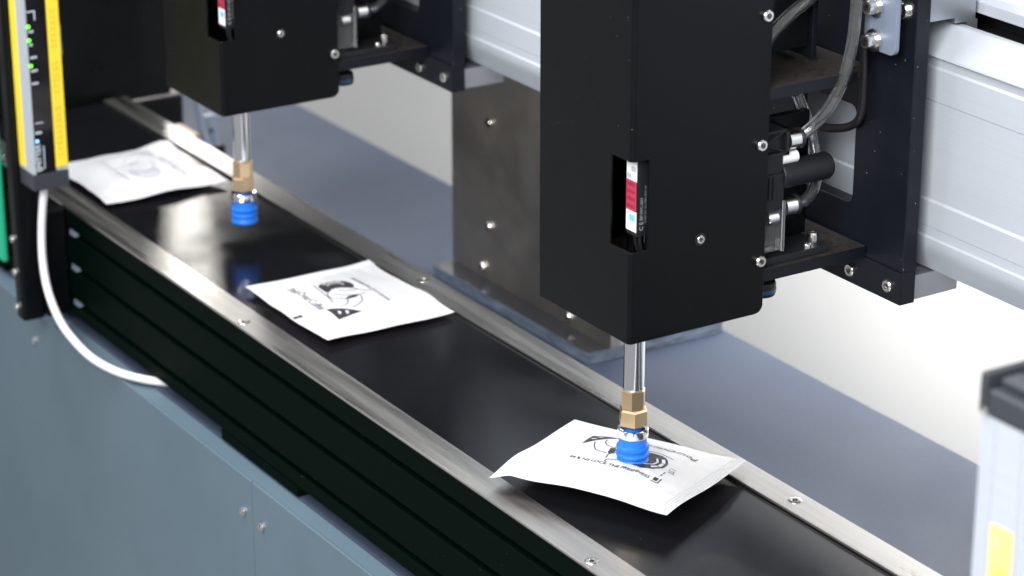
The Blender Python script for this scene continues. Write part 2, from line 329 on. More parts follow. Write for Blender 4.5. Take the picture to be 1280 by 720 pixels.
# ================================================================== PICK HEADS
def make_cover(parent):
    X, YF, YB, Z0, Z1, R = 0.055, -0.0436, 0.0665, 0.137, 0.43, 0.0032
    cols = []                                  # (s kind -> x, y, d) going from the left side's back edge round to the right side's back edge
    side = [YB, YB - 0.0004, YB - 0.0012, YB - 0.0025, YB - 0.0043, YB - 0.0065, 0.03, 0.0, -0.0297, YF + R]
    for y in side: cols.append((-X, y, YB - y))
    for k in range(1, 6):
        a = math.radians(90 * k / 6); cols.append((-X + R - R * math.cos(a), YF + R - R * math.sin(a), 1))
    for x in (-X + R, 0.0, 0.0318, X - R): cols.append((x, YF, 1))
    for k in range(1, 6):
        a = math.radians(90 * k / 6); cols.append((X - R + R * math.sin(a), YF + R - R * math.cos(a), 1))
    for y in side[::-1]: cols.append((X, y, YB - y))
    zr = [None, 0.150, 0.2010, 0.2630, 0.35, Z1]; rc = 0.0065
    bm = bmesh.new(); grid = []
    for (x, y, d) in cols:
        zb = Z0 + (rc - math.sqrt(max(0, rc * rc - (rc - d) ** 2)) if d < rc else 0)
        grid.append([bm.verts.new((x, y, zb if z is None else z)) for z in zr])
    for i in range(len(cols) - 1):
        for j in range(len(zr) - 1):
            a, b = cols[i], cols[i + 1]; mx, my = (a[0] + b[0]) / 2, (a[1] + b[1]) / 2
            if j == 2 and mx > 0.0318 and my < -0.0297: continue        # the window cut round the front corner
            bm.faces.new((grid[i][j], grid[i + 1][j], grid[i + 1][j + 1], grid[i][j + 1]))
    bmesh.ops.delete(bm, geom=[v for v in bm.verts if not v.link_faces], context='VERTS')
    o = link_mesh('cover', bm, 'black_paint', parent, angle=30, wn=False)
    so = o.modifiers.new('sheet', 'SOLIDIFY'); so.thickness = 0.0016; so.offset = -1
    bv = o.modifiers.new('edge', 'BEVEL'); bv.width = 0.0003; bv.segments = 2; bv.limit_method = 'ANGLE'; bv.angle_limit = math.radians(50)
    weighted(o); o['label'] = 'folded black sheet metal cover with a window cut round its corner'
    return o

def hexprism(name, m, parent, r, z0, z1, c=(0, 0), rot=0.0, cham=0.0008):
    bm = bmesh.new(); pr = [(r - cham, z0), (r, z0 + cham), (r, z1 - cham), (r - cham, z1)]; n = 6; rings = []
    for rad, z in pr:
        rings.append([bm.verts.new((c[0] + rad * math.cos(rot + math.pi / 3 * k), c[1] + rad * math.sin(rot + math.pi / 3 * k), z)) for k in range(n)])
    for i in range(3):
        for k in range(n): bm.faces.new((rings[i][k], rings[i][(k + 1) % n], rings[i + 1][(k + 1) % n], rings[i + 1][k]))
    bm.faces.new(rings[0][::-1]); bm.faces.new(rings[-1])
    return link_mesh(name, bm, m, parent, smooth=False)

def make_head():
    h = empty('pick_and_place_head', 'near black pick head on the right, its blue suction cup on a pouch', 'pick head', 'pick heads hanging from the beam')
    cov = make_cover(h)
    # screws on the cover's side
    for (y, z) in ((0.0622, 0.1752), (0.0600, 0.2574), (0.0612, 0.3453)):
        socket_screw(h, (0.0551, y, z), (1, 0, 0), 0.0040, 0.0028)
    hole = lathe('screw_recess', 'black_gloss', cov, [(0.0047, 0), (0.0045, 0.0008), (0.0034, 0.0008), (0.0034, 0.0003)], (0.0549, 0.0122, 0.2005), (1, 0, 0), 24)
    socket_screw(h, (0.0552, 0.0122, 0.2005), (1, 0, 0), 0.0030, 0.0014)
    # pressure sensor behind the window
    se = box('pressure_sensor', 'black_plastic', h, 0.0380, 0.0500, -0.0355, -0.012, 0.2095, 0.290, 0.0004)
    se['label'] = 'slim black pressure sensor with white and red face'
    def fpanel(name, m, x0, x1, z0, z1, d=0.0003): return box(name, m, se, x0, x1, -0.0355 - d, -0.0355, z0, z1, 0)
    fpanel('face_label', 'white_label', 0.0384, 0.0496, 0.2125, 0.288)
    fpanel('red_field', 'red_label', 0.0384, 0.0496, 0.2265, 0.2472, 0.0005)
    for z in (0.2285, 0.2335, 0.2385, 0.2435): fpanel('digit_bar', 'red_dark', 0.0398, 0.0480, z, z + 0.0022, 0.0007)
    fpanel('button', 'cyan_label', 0.0422, 0.0482, 0.2195, 0.2240, 0.0006)
    fpanel('button', 'grey_label', 0.0392, 0.0440, 0.2482, 0.2515, 0.0006); fpanel('button', 'grey_label', 0.0438, 0.0490, 0.2535, 0.2570, 0.0006)
    def side(u, v): return (0.05012, -0.0305 - v, 0.2300 + u)
    text_mesh('C E', 0.0042, 'grey_text', 'lettering', se, lambda u, v: (0.05014, -0.0318 - v, 0.2165 + u), 0.00006)
    text_mesh('BP-WC-001', 0.0032, 'grey_text', 'lettering', se, lambda u, v: (0.05014, -0.0318 - v, 0.2285 + u), 0.00004)
    text_mesh('12-24V DC  0.1-1MPa OUT 1/2', 0.0020, 'grey_text', 'lettering', se, lambda u, v: (0.05014, -0.0288 - v, 0.2310 + u))
    for x in (0.041, 0.046): tube('sensor_wire', 'rubber', se, [(x, -0.030, 0.2098), (x, -0.029, 0.20), (x - 0.001, -0.02, 0.18)], 0.0012, 5, 8)
    # brackets
    ls = prism('lower_bracket', 'shelf_dusty', h, [(-0.053, 0.010), (0.0532, 0.010), (0.0532, 0.1555), (-0.053, 0.1555)], 'z', 0.1582, 0.1672, 0.0006)
    box('bracket_face', 'black_anod', ls, 0.0532, 0.0537, 0.012, 0.1553, 0.1584, 0.1668, 0)
    us = prism('upper_bracket', 'shelf_dusty', h, [(-0.045, 0.01), (0.0530, 0.01), (0.0530, 0.1415), (0.044, 0.1415), (0.044, 0.1573), (-0.045, 0.1573)], 'z', 0.2862, 0.2945, 0.0006)
    box('bracket_face', 'black_anod', us, 0.0530, 0.0535, 0.012, 0.1412, 0.2865, 0.2942, 0)
    # mount plate with its opening, built as a frame
    mp = empty_part = None
    bm = bmesh.new(); outer = [(-0.0904, 0.1575), (0.0904, 0.1575), (0.0904, 0.43), (-0.0904, 0.43)]
    inner = rrect(-0.0335, 0.0335, 0.1915, 0.2620, 0.006, 5)
    def ring(y): return [bm.verts.new((x, y, z)) for x, z in outer], [bm.verts.new((x, y, z)) for x, z in inner]
    for yv in (0.1585, 0.1702):
        o_, i_ = ring(yv)
        es = [bm.edges.new((l[k], l[(k + 1) % len(l)])) for l in (o_, i_) for k in range(len(l))]
        bmesh.ops.triangle_fill(bm, use_beauty=True, use_dissolve=True, edges=es)
        if yv == 0.1585: O, I = o_, i_
        else:
            for a, b in ((O, o_), (I, i_)):
                for k in range(len(a)): bm.faces.new((a[k], a[(k + 1) % len(a)], b[(k + 1) % len(b)], b[k]))
    mp = link_mesh('mount_plate', bm, 'black_anod', h, angle=25, wn=False)
    bv = mp.modifiers.new('edge', 'BEVEL'); bv.width = 0.0005; bv.segments = 2; bv.limit_method = 'ANGLE'; bv.angle_limit = math.radians(50)
    weighted(mp); fl = box('plate_flange', 'black_anod', mp, -0.0904, 0.0904, 0.1572, 0.1702, 0.1341, 0.1577, 0.0005)
    for x, z in ((0.0373, 0.1437), (0.0777, 0.1450), (-0.0373, 0.1437), (-0.0777, 0.1450)):
        lathe('counterbore', 'dark', fl, [(0.0058, -0.0002), (0.0058, 0.0003), (0.0052, 0.0004)], (x, 0.1573, z), (0, -1, 0), 24)
        socket_screw(mp, (x, 0.1570, z), (0, -1, 0), 0.0046, 0.0022)
    # blue-grey tube bracket with its two large cap screws
    br = prism('tube_bracket', 'bracket_blue', h, rrect(0.0521, 0.0841, 0.3108, 0.40, 0.005, 4, (0, 0, 1, 1)), 'y', 0.1462, 0.1500, 0.0005)
    for z in (0.3180, 0.3415, 0.372):
        socket_screw(br, (0.0640, 0.1462, z), (0, -1, 0), 0.0054, 0.0095, washer=True)
        lathe('spacer', 'screw', br, [(0.006, 0), (0.006, 0.0082)], (0.0640, 0.1502, z), (0, 1, 0), 20)
    socket_screw(mp, (0.0785, 0.1584, 0.3400), (0, -1, 0), 0.0055, 0.0035, washer=True)
    # carriage blocks that clasp the beam
    box('carriage_foot', 'alu_block', h, -0.0864, 0.0864, 0.1705, 0.2122, 0.1341, 0.1520, 0.0006)
    prism('carriage_top', 'alu_block', h, [(0.1705, 0.3312), (0.1953, 0.3312), (0.1953, 0.3270), (0.2065, 0.3270), (0.2065, 0.3150), (0.2155, 0.3150), (0.2155, 0.3275), (0.2128, 0.3275), (0.2128, 0.43), (0.1705, 0.43)], 'x', -0.0864, 0.0864, 0.0003)
    # air valve stack behind the cover
    vs = empty('valve_stack', '', ''); del vs['label']; del vs['category']; vs.parent = h
    bpz = box('valve_back', 'black_paint', vs, 0.016, 0.022, 0.045, 0.1275, 0.1728, 0.262, 0.0008)
    box('valve_base', 'black_plastic', vs, 0.018, 0.050, 0.030, 0.125, 0.1674, 0.1726, 0.0006)
    socket_screw(vs, (0.040, 0.1195, 0.1728), (0, 0, 1), 0.0042, 0.0072, name='hex_bolt')
    socket_screw(vs, (0.047, 0.1090, 0.1728), (0, 0, 1), 0.0030, 0.0030, name='hex_bolt')
    body = bmesh.new(); add_box(body, 0.024, 0.0440, 0.050, 0.0885, 0.2045, 0.242, 0.0012)
    add_box(body, 0.0442, 0.0455, 0.0655, 0.0885, 0.2045, 0.2300, 0.0004)
    for k in range(3): add_box(body, 0.0445, 0.0466, 0.0715 + k * 0.0036, 0.0733 + k * 0.0036, 0.2125, 0.2285, 0.0004)
    link_mesh('valve_body', body, 'black_plastic', vs)
    ub = bmesh.new()                                       # ribbed frame of the upper fitting
    add_box(ub, 0.026, 0.045, 0.0690, 0.0925, 0.2420, 0.2445, 0.0004); add_box(ub, 0.026, 0.045, 0.0690, 0.0925, 0.2585, 0.2605, 0.0004)
    add_box(ub, 0.026, 0.045, 0.0895, 0.0925, 0.2420, 0.2605, 0.0004); add_box(ub, 0.026, 0.045, 0.0690, 0.0712, 0.2420, 0.2605, 0.0004); add_box(ub, 0.026, 0.041, 0.07, 0.0920, 0.243, 0.260, 0.0004)
    for s in (-1, 1):
        add_tube(ub, [Vector((0.0435, 0.072, 0.2515)), Vector((0.0435, 0.090, 0.2515 + s * 0.0075))], 0.0009, 8)
    link_mesh('fitting_frame', ub, 'black_plastic', vs)
    def fitting(y, z, x=0.040):
        f = lathe('push_fitting', 'screw', vs, [(0.0060, 0), (0.0066, 0.0004), (0.0066, 0.0092), (0.0060, 0.0098)], (x, y, z), (0, 1, 0), 28)
        lathe('collar', 'rubber', f, [(0.0064, 0), (0.0072, 0.0006), (0.0072, 0.0022), (0.0062, 0.0028)], (x, y + 0.0098, z), (0, 1, 0), 28)
    fitting(0.0928, 0.2505); fitting(0.0918, 0.2035)
    lathe('knurled_knob', 'white_label', vs, [(0.0036, 0), (0.0044, 0.0005), (0.0044, 0.0130), (0.0036, 0.0136)], (0.0400, 0.0886, 0.2385), (0, 1, 0.0), 18)
    cy = lathe('solenoid', 'black_plastic', vs, [(0.0088, 0), (0.0096, 0.0008), (0.0096, 0.0410), (0.0086, 0.0428), (0.002, 0.0430)], (0.0385, 0.0880, 0.2262), (0, 1, 0), 36)
    box('solenoid_slot', 'dark', cy, 0.0471, 0.0483, 0.1265, 0.1275, 0.2240, 0.2290, 0.0002)
    cb = bmesh.new()
    add_box(cb, 0.030, 0.046, 0.0690, 0.0890, 0.1750, 0.2040, 0.0008); add_box(cb, 0.0462, 0.0478, 0.0868, 0.0890, 0.1745, 0.2110, 0.0004)
    link_mesh('clear_manifold', cb, 'clear_block', vs)
    lathe('fitting_insert', 'screw', vs, [(0.0042, 0), (0.0050, 0.0008), (0.0050, 0.008), (0.004, 0.009)], (0.0460, 0.0735, 0.2000), (0, 1, 0), 18)
    box('valve_wire_duct', 'bracket_blue', vs, 0.030, 0.0365, 0.0685, 0.0755, 0.2610, 0.2860, 0.0006)
    # hoses
    hollow_tube('clear_hose', 'clear_tube', h, [(0.040, 0.1045, 0.2510), (0.0435, 0.1115, 0.2575), (0.0500, 0.1195, 0.2705), (0.0560, 0.1262, 0.2897), (0.0582, 0.1302, 0.3107), (0.0582, 0.133, 0.3322), (0.058, 0.1335, 0.36), (0.057, 0.1335, 0.40)], 0.0040, 0.0027)
    hollow_tube('clear_hose', 'clear_tube', h, [(0.040, 0.1036, 0.2035), (0.039, 0.113, 0.2045), (0.035, 0.123, 0.2100), (0.029, 0.129, 0.2200), (0.022, 0.1320, 0.2330), (0.016, 0.131, 0.25), (0.010, 0.125, 0.27)], 0.0040, 0.0027)
    hollow_tube('clear_hose', 'clear_tube', h, [(0.030, 0.070, 0.306), (0.030, 0.0857, 0.3234), (0.030, 0.1019, 0.3352), (0.028, 0.1205, 0.3440), (0.026, 0.135, 0.36)], 0.0042, 0.0028)
    tube('black_cable', 'rubber', h, [(0.0434, 0.1545, 0.36), (0.0434, 0.1545, 0.309), (0.0446, 0.1545, 0.284), (0.0439, 0.1543, 0.2610), (0.0361, 0.1540, 0.2500), (0.0193, 0.1535, 0.2430), (0.0019, 0.152, 0.2405), (-0.010, 0.145, 0.245)], 0.0030)
    # upper slide unit seen above the upper bracket
    box('slide_unit', 'black_paint', h, -0.03, 0.0200, 0.030, 0.125, 0.306, 0.42, 0.001)
    box('slide_plate', 'black_anod', h, -0.03, 0.0230, 0.1255, 0.1300, 0.298, 0.42, 0.0006)
    # blue-ringed damper under the lower bracket
    d = lathe('damper', 'black_plastic', h, [(0.0100, 0), (0.0106, 0.0015), (0.0106, 0.0080), (0.0100, 0.0096)], (0.036, 0.0790, 0.142), (0, 0, 1), 32)
    lathe('blue_ring', 'blue_dark', d, [(0.0107, 0.0024), (0.0109, 0.0026), (0.0109, 0.0050), (0.0107, 0.0052)], (0.036, 0.0790, 0.142), (0, 0, 1), 32)
    # rod, brass fittings and bellows cup
    rod = lathe('lift_rod', 'chrome', h, [(0.0066, 0.0765), (0.0073, 0.0775), (0.0073, 0.152), (0.0073, 0.30)], (0, 0, 0), (0, 0, 1), 40)
    b1 = hexprism('brass_nut', 'brass', h, 0.0086, 0.0620, 0.0765, rot=0.30)
    b2 = hexprism('brass_nut', 'brass', h, 0.0104, 0.0492, 0.0622, rot=0.55, cham=0.0012)
    lathe('neck', 'blue', h, [(0.0062, 0.0455), (0.0062, 0.0494)], (0, 0, 0), (0, 0, 1), 32)
    lathe('clamp_ring', 'chrome', h, [(0.0084, 0.0410), (0.0106, 0.0410), (0.0108, 0.0416), (0.0108, 0.0468), (0.0102, 0.0474), (0.0084, 0.0470), (0.0082, 0.0440)], (0, 0, 0), (0, 0, 1), 40)
    lathe('suction_cup', 'blue', h, [(0.0070, 0.0445), (0.0094, 0.0440), (0.0097, 0.0420), (0.0097, 0.0352), (0.0101, 0.0345), (0.0114, 0.0338), (0.0116, 0.0326), (0.0113, 0.0313), (0.0102, 0.0304), (0.0102, 0.0296),
                  (0.0114, 0.0288), (0.0117, 0.0276), (0.0113, 0.0264), (0.0101, 0.0255), (0.0102, 0.0245), (0.0113, 0.0235), (0.0117, 0.0218), (0.0115, 0.0208), (0.0104, 0.0206), (0.0070, 0.0235)], (0, 0, 0), (0, 0, 1), 44, cap=True, angle=50)
    return h
head = make_head()
head2 = copy_tree(head); head2.location.x = -0.5888
head2['label'] = 'far black pick head at the upper left, its blue suction cup hanging empty'

# ================================================================== COFFEE POUCHES
PL, PW = 0.140, 0.120
def smooth(a, b, x):
    t = max(0.0, min(1.0, (x - a) / (b - a))); return t * t * (3 - 2 * t)
def pouch_funcs(kind):
    ph = {'mid': 0.3, 'held': 1.9, 'far': 4.1}[kind]; T = {'mid': 0.0100, 'held': 0.0125, 'far': 0.0115}[kind]
    def thick(u, v):
        a = smooth(PL / 2 - 0.010, PL / 2 - 0.048, abs(u)); b = smooth(PW / 2 - 0.003, PW / 2 - 0.045, abs(v))
        return 0.0007 + T * (a * b) ** 0.8
    def midz(u, v):
        e = smooth(0.035, 0.066, abs(v)) ; f = smooth(0.045, 0.07, abs(u))
        w = 0.0007 * math.sin(u * 75 + ph) * e + 0.0007 * math.sin(v * 85 + ph * 2) * f
        w += 0.00035 * math.sin(v * 420 + ph + u * 30) * smooth(0.036, 0.056, abs(u)) * (1 - smooth(0.058, 0.0615, abs(u)))
        w += 0.00040 * math.sin(u * 130 + v * 70 + ph)
        if kind == 'mid':
            z = 0.0040 + 0.0000 * e + 0.0003 * f
            z += 0.0035 * smooth(0.01, 0.07, u) * smooth(-0.01, -0.06, v) * 0.4
            return z + w
        if kind == 'far':
            return 0.0055 + w * 1.4 + 0.0045 * smooth(0.02, 0.055, -v) * smooth(0.0, -0.05, -u) - 0.0050 * smooth(0.052, 0.058, u)
        r = math.hypot(u + 0.0120, v - 0.004); th = math.atan2(v - 0.004, u + 0.0120)
        w += (0.0005 * math.sin(9 * th + 2 * math.sin(3 * th)) + 0.0003 * math.sin(17 * th + 1.0)) * smooth(0.011, 0.018, r) * (1 - smooth(0.022, 0.050, r))
        return 0.0162 + 0.070 * v - 0.003 * smooth(0.02, 0.08, r) + 0.55 * w - 0.0070 * smooth(0.050, 0.072, u) * smooth(0.015, 0.06, v)
    if kind == 'held':
        # where the cup sits the film is sucked up against it
        pass
    top = lambda u, v: midz(u, v) + thick(u, v) * 0.5
    bot = lambda u, v: midz(u, v) - thick(u, v) * 0.5
    return top, bot
def make_pouch(kind, loc, rot, label):
    top, bot0 = pouch_funcs(kind)
    lo = min(bot0(PL * (i / 20 - 0.5), PW * (j / 20 - 0.5)) for i in range(21) for j in range(21))
    root = empty('coffee_pouch', label, 'pouch', 'white coffee pouches on the belt', (loc[0], loc[1], loc[2]))
    root.rotation_euler = (0, 0, math.radians(rot))
    zmin = 0.0006 - loc[2]
    bot = lambda u, v: max(bot0(u, v), zmin)
    topf = lambda u, v: max(top(u, v), bot(u, v) + 0.0006)
    bm = bmesh.new(); nu, nv = 104, 84; A = []; B = []
    def edge(u, v):                              # slightly uneven outline
        k = 1 - 0.035 * smooth(0.02, 0.0, abs(abs(u) - PL / 2 + 0.0)) * 0
        du = 0.0010 * math.sin(v * 60 + rot); dv = (0.0013 * math.sin(u * 48 + rot) - 0.0008 * (1 - (2 * u / PL) ** 2)) * (1 if v > 0 else -1)
        return u + du * (2 * u / PL) ** 2, v + dv * (2 * v / PW) ** 2
    for i in range(nu + 1):
        ra, rb = [], []
        for j in range(nv + 1):
            u, v = PL * (i / nu - 0.5), PW * (j / nv - 0.5); x, y = edge(u, v)
            ra.append(bm.verts.new((x, y, topf(u, v))))
            rb.append(ra[-1] if i in (0, nu) or j in (0, nv) else bm.verts.new((x, y, bot(u, v))))
        A.append(ra); B.append(rb)
    for i in range(nu):
        for j in range(nv):
            bm.faces.new((A[i][j], A[i + 1][j], A[i + 1][j + 1], A[i][j + 1]))
            q = (B[i][j + 1], B[i + 1][j + 1], B[i + 1][j], B[i][j])
            if len(set(q)) == 4:
                try: bm.faces.new(q)
                except ValueError: pass
    body = link_mesh('film', bm, 'white_pouch', root, angle=80, wn=False)
    for p in body.data.polygons: p.use_smooth = True
    # crimped seal lines at both ends
    for s in (-1, 1):
        for k in range(4):
            u0 = s * (PL / 2 - 0.0022 - k * 0.0024); b2 = bmesh.new(); n = 40; L_ = []
            for j in range(n + 1):
                v = PW * 0.985 * (j / n - 0.5); x, y = edge(u0, v); L_.append(Vector((x, y, topf(u0, v) + 0.0001)))
            add_tube(b2, L_, 0.00042, 6); link_mesh('seal_ridge', b2, 'white_pouch', root, angle=80, wn=False)
    # ---- print
    def mp(lift=0.00022):
        def f(u, v): x, y = edge(u, v); return (x, y, topf(u, v) + lift)
        return f
    def shape(name, m, pts, lift=0.00022):
        b3 = bmesh.new(); vs = [b3.verts.new((p[0], p[1], 0)) for p in pts]; b3.faces.new(vs)
        bmesh.ops.triangulate(b3, faces=b3.faces[:])
        for _ in range(5):
            le = [e for e in b3.edges if e.calc_length() > 0.0018]
            if not le: break
            bmesh.ops.subdivide_edges(b3, edges=le, cuts=1); bmesh.ops.triangulate(b3, faces=b3.faces[:])
        f = mp(lift)
        for v in b3.verts: v.co = Vector(f(v.co.x, v.co.y))
        for fc in b3.faces: fc.normal_update()
        me = bpy.data.meshes.new(name); b3.to_mesh(me); b3.free(); me.materials.append(M[m])
        o = bpy.data.objects.new(name, me); COL.objects.link(o); o.parent = pr; return o
    def line(name, m, pts, w=0.00055 if kind == 'mid' else 0.00045):
        q = spline([(a, b, 0) for a, b in pts], 6); b3 = bmesh.new(); f = mp(0.0002); prev = None
        for i, p in enumerate(q):
            t = (q[min(i + 1, len(q) - 1)] - q[max(i - 1, 0)]).normalized(); n = Vector((-t.y, t.x, 0)) * w
            cur = (b3.verts.new(f(p.x + n.x, p.y + n.y)), b3.verts.new(f(p.x - n.x, p.y - n.y)))
            if prev: b3.faces.new((prev[0], prev[1], cur[1], cur[0]))
            prev = cur
        me = bpy.data.meshes.new(name); b3.to_mesh(me); b3.free(); me.materials.append(M[m])
        o = bpy.data.objects.new(name, me); COL.objects.link(o); o.parent = pr; return o
    pr = body
    INK = 'ink' if kind != 'far' else 'ink_pale_glare'; PALE = {'mid': 'ink_mid', 'far': 'ink_pale_glare', 'held': 'ink'}[kind]  # far pouch: glare and blur put into a paler ink colour
    f = mp()
    text_mesh('PourOverCoffee', 0.0106, PALE, 'brand_lettering', pr, lambda x, y: f(-0.0150 + x, -0.0318 + y), 0.00016, sx=0.82)
    g = lambda x, y: f(-0.004 - x, 0.0225 - y)                    # the freshness line reads from the other side
    text_mesh('99.% N2 LOCK THE FRESHNESS', 0.0046, PALE, 'freshness_lettering', pr, g, 0.00012)
    for k in range(17):
        u0 = 0.024 - k * 0.0034; line('small_print', 'ink_pale_glare', [(u0, 0.0275), (u0 - 0.0011, 0.0275), (u0 - 0.0022, 0.0275)], 0.00035)
    if kind != 'far': shape('corner_mark', 'ink', [(0.0085, -0.0580), (0.0142, -0.0580), (0.0132, -0.0545), (0.0142, -0.0500), (0.0085, -0.0500), (0.0095, -0.0545)])
    # dark cap shape with pale bands
    cap = []
    for k in range(13):
        a = math.radians(252 - 204 * k / 12); cap.append((-0.0215 + 0.0145 * math.cos(a), 0.0 + 0.0148 * math.sin(a)))
    cap += [(-0.0118, 0.0095), (-0.0150, 0.0060), (-0.0178, 0.0020), (-0.0186, -0.0030), (-0.0172, -0.0075), (-0.0135, -0.0105), (-0.0150, -0.0138)]
    shape('cap_motif', INK, cap)
    def band(r0, r1, a0, a1, n=10):
        P = [(-0.0215 + r1 * math.cos(math.radians(a0 + (a1 - a0) * k / n)), r1 * 1.02 * math.sin(math.radians(a0 + (a1 - a0) * k / n))) for k in range(n + 1)]
        return P + [(-0.0215 + r0 * math.cos(math.radians(a0 + (a1 - a0) * k / n)), r0 * 1.02 * math.sin(math.radians(a0 + (a1 - a0) * k / n))) for k in range(n, -1, -1)]
    for a0, a1 in ((132, 158), (163, 190), (195, 222)): shape('cap_patch', 'ink_white', band(0.0102, 0.0126, a0, a1), 0.0004)
    shape('cap_band', 'ink_white', band(0.0066, 0.0080, 92, 232), 0.0004)
    # line drawing between the cap and the triangle
    line('drawn_line', PALE, [(-0.0345, -0.0140), (-0.024, -0.0165), (-0.010, -0.0170), (0.002, -0.0180), (0.0085, -0.0205)])
    line('drawn_line', PALE, [(-0.0140, -0.0125), (-0.0060, -0.0160), (0.0000, -0.0150), (0.0040, -0.0105), (0.0085, -0.0090)])
    line('drawn_line', PALE, [(-0.0120, 0.0100), (-0.006, 0.0120), (0.0000, 0.0150), (0.0020, 0.0185), (0.0000, 0.0200)])
    line('drawn_line', PALE, [(-0.0130, -0.0030), (-0.008, 0.0040), (-0.0060, 0.0120)])
    line('drawn_line', PALE, [(-0.0075, -0.0095), (0.0, -0.0030), (0.0055, 0.0060), (0.0042, 0.0130)])
    line('drawn_line', PALE, [(0.0095, -0.0070), (0.0160, -0.0100), (0.0200, -0.0155), (0.0210, -0.0200)])
    line('drawn_line', PALE, [(0.0075, 0.0060), (0.0170, 0.0030), (0.0235, -0.0050), (0.0265, -0.0120)])
    shape('diamond_motif', INK, [(0.0085, -0.0090), (0.0040, -0.0030), (0.0040, 0.0040), (0.0050, 0.0070), (0.0090, 0.0015), (0.0095, -0.0050)])
    shape('triangle_motif', INK, [(0.0165, -0.0310), (0.0395, -0.0315), (0.0350, -0.0075)])
    for (cu, cv) in ((0.0300, -0.0258), (0.0322, -0.0200)):
        shape('triangle_mark', 'ink_white', [(cu - 0.0026, cv - 0.0006), (cu + 0.0026, cv - 0.0014), (cu + 0.0026, cv - 0.0002), (cu + 0.0004, cv + 0.0002), (cu + 0.0005, cv + 0.0014), (cu - 0.0006, cv + 0.0016), (cu - 0.0008, cv + 0.0004), (cu - 0.0026, cv + 0.0008)], 0.0004)
    # little box and code lines by the short side
    if kind == 'held':
        shape('box_motif', INK, [(-0.0415, 0.0195), (-0.0382, 0.0195), (-0.0382, 0.0235), (-0.0415, 0.0235)])
        line('drawn_line', INK, [(-0.0430, 0.0185), (-0.0430, 0.0215), (-0.0430, 0.0250)]); line('drawn_line', INK, [(-0.0430, 0.0250), (-0.0400, 0.0250), (-0.0375, 0.0250)])
        text_mesh('12g', 0.0060, PALE, 'weight_lettering', pr, lambda x, y: f(-0.0420 + y, 0.0020 + x))
        for v0 in (0.008, 0.012): line('small_print', PALE, [(-0.0400, v0), (-0.0400, v0 + 0.0015), (-0.0400, v0 + 0.003)])
    return root
make_pouch('mid', (-0.4120, 0.0045, 0.0), 0.5, 'white pouch lying flat on the belt between the two suction cups')
make_pouch('held', (-0.0125, -0.0020, 0.0), 206.5, 'white pouch gripped and lifted by the near blue suction cup')
make_pouch('far', (-0.8035, -0.0050, 0.0), 180.5, 'bulging white pouch at the far end of the belt beside the light curtain')

# ================================================================== LEFT POST AND LIGHT CURTAIN
post = empty('mounting_post', 'tall black post bracket fixed to the front of the conveyor on the left', 'bracket', loc=(0, 0, 0))
box('post', 'black_paint', post, -0.7715, -0.7548, -0.1441, -0.1215, -0.1003, 0.45, 0.0035, 3)
box('clamp_block', 'black_paint', post, -0.7700, -0.7546, -0.1213, -0.0961, -0.1003, 0.0022, 0.0035, 3)
for z in (-0.0221, -0.0541, -0.0876):
    socket_screw(post, (-0.7652, -0.1441, z), (0, -1, 0), 0.0036, 0.0026)

def curtain(name, label, group, loc, rot, short=False):
    """slim light curtain; the window face looks to local +x, the side with the yellow strip to local -y"""
    c = empty(name, label, 'light curtain', group, loc); c.rotation_euler = (0, 0, rot)
    z1 = 0.42
    return c
lc = empty('light_curtain', 'silver light curtain with yellow strips and lit green lamps on the left post', 'light curtain')
XF, XB, YA, YBk = -0.7246, -0.7546, -0.1372, -0.1042
ZC = 0.0487
prism('housing', 'alu', lc, [(XB, YA), (XF, YA), (XF, YA + 0.0028), (XF - 0.0012, YA + 0.0030), (XF - 0.0012, YBk - 0.0040), (XF, YBk - 0.0038), (XF, YBk), (XB, YBk)], 'z', ZC, 0.45)
win = box('window', 'black_gloss', lc, XF - 0.0012, XF + 0.0001, YA + 0.0031, YBk - 0.0116, ZC, 0.45, 0.0)
box('yellow_strip', 'yellow', lc, XF - 0.0012, XF + 0.0005, YBk - 0.0115, YBk - 0.0002, ZC + 0.0035, 0.45, 0.0)
ys = box('yellow_strip', 'yellow', lc, XB + 0.001, XB + 0.0135, YA - 0.0006, YA, ZC + 0.003, 0.45, 0.0)
box('end_cap', 'grey_plastic', lc, XB - 0.0004, XF + 0.0006, YA - 0.0006, YBk + 0.0006, ZC - 0.0155, ZC - 0.0002, 0.0012)
for (y, z) in ((-0.1330, 0.1829), (-0.1330, 0.1707), (-0.1330, 0.1478)):
    lathe('green_lamp', 'led_green', lc, [(0.0016, 0), (0.0016, 0.0004), (0.0008, 0.0007)], (XF + 0.0001, y, z), (1, 0, 0), 16)
lathe('blue_lamp', 'led_blue', lc, [(0.0015, 0), (0.0015, 0.0004), (0.0008, 0.0007)], (XF + 0.0001, -0.1318, 0.0790), (1, 0, 0), 16)
text_mesh('EMITTER', 0.0066, 'pale_text', 'lettering', win, lambda u, v: (XF + 0.0003, -0.1312 - v, 0.0635 + u), 0.0001)
def bar(y0, y1, z0, z1): box('printed_mark', 'pale_text', win, XF + 0.0001, XF + 0.0003, y0, y1, z0, z1, 0)
bar(-0.1338, -0.1262, 0.1955, 0.1966); bar(-0.1272, -0.1262, 0.1880, 0.1956)
bar(-0.1325, -0.1250, 0.0950, 0.0957); bar(-0.1265, -0.1257, 0.0535, 0.0740); bar(-0.1330, -0.1265, 0.0528, 0.0536)
for k, (w_, z) in enumerate(((0.0060, 0.1772), (0.0040, 0.1655), (0.0075, 0.1540), (0.0078, 0.1420), (0.0070, 0.1305), (0.0078, 0.0855))):
    for q in range(int(w_ / 0.0016)): bar(-0.1330 + q * 0.0016, -0.1330 + q * 0.0016 + 0.0011, z, z + 0.0022)
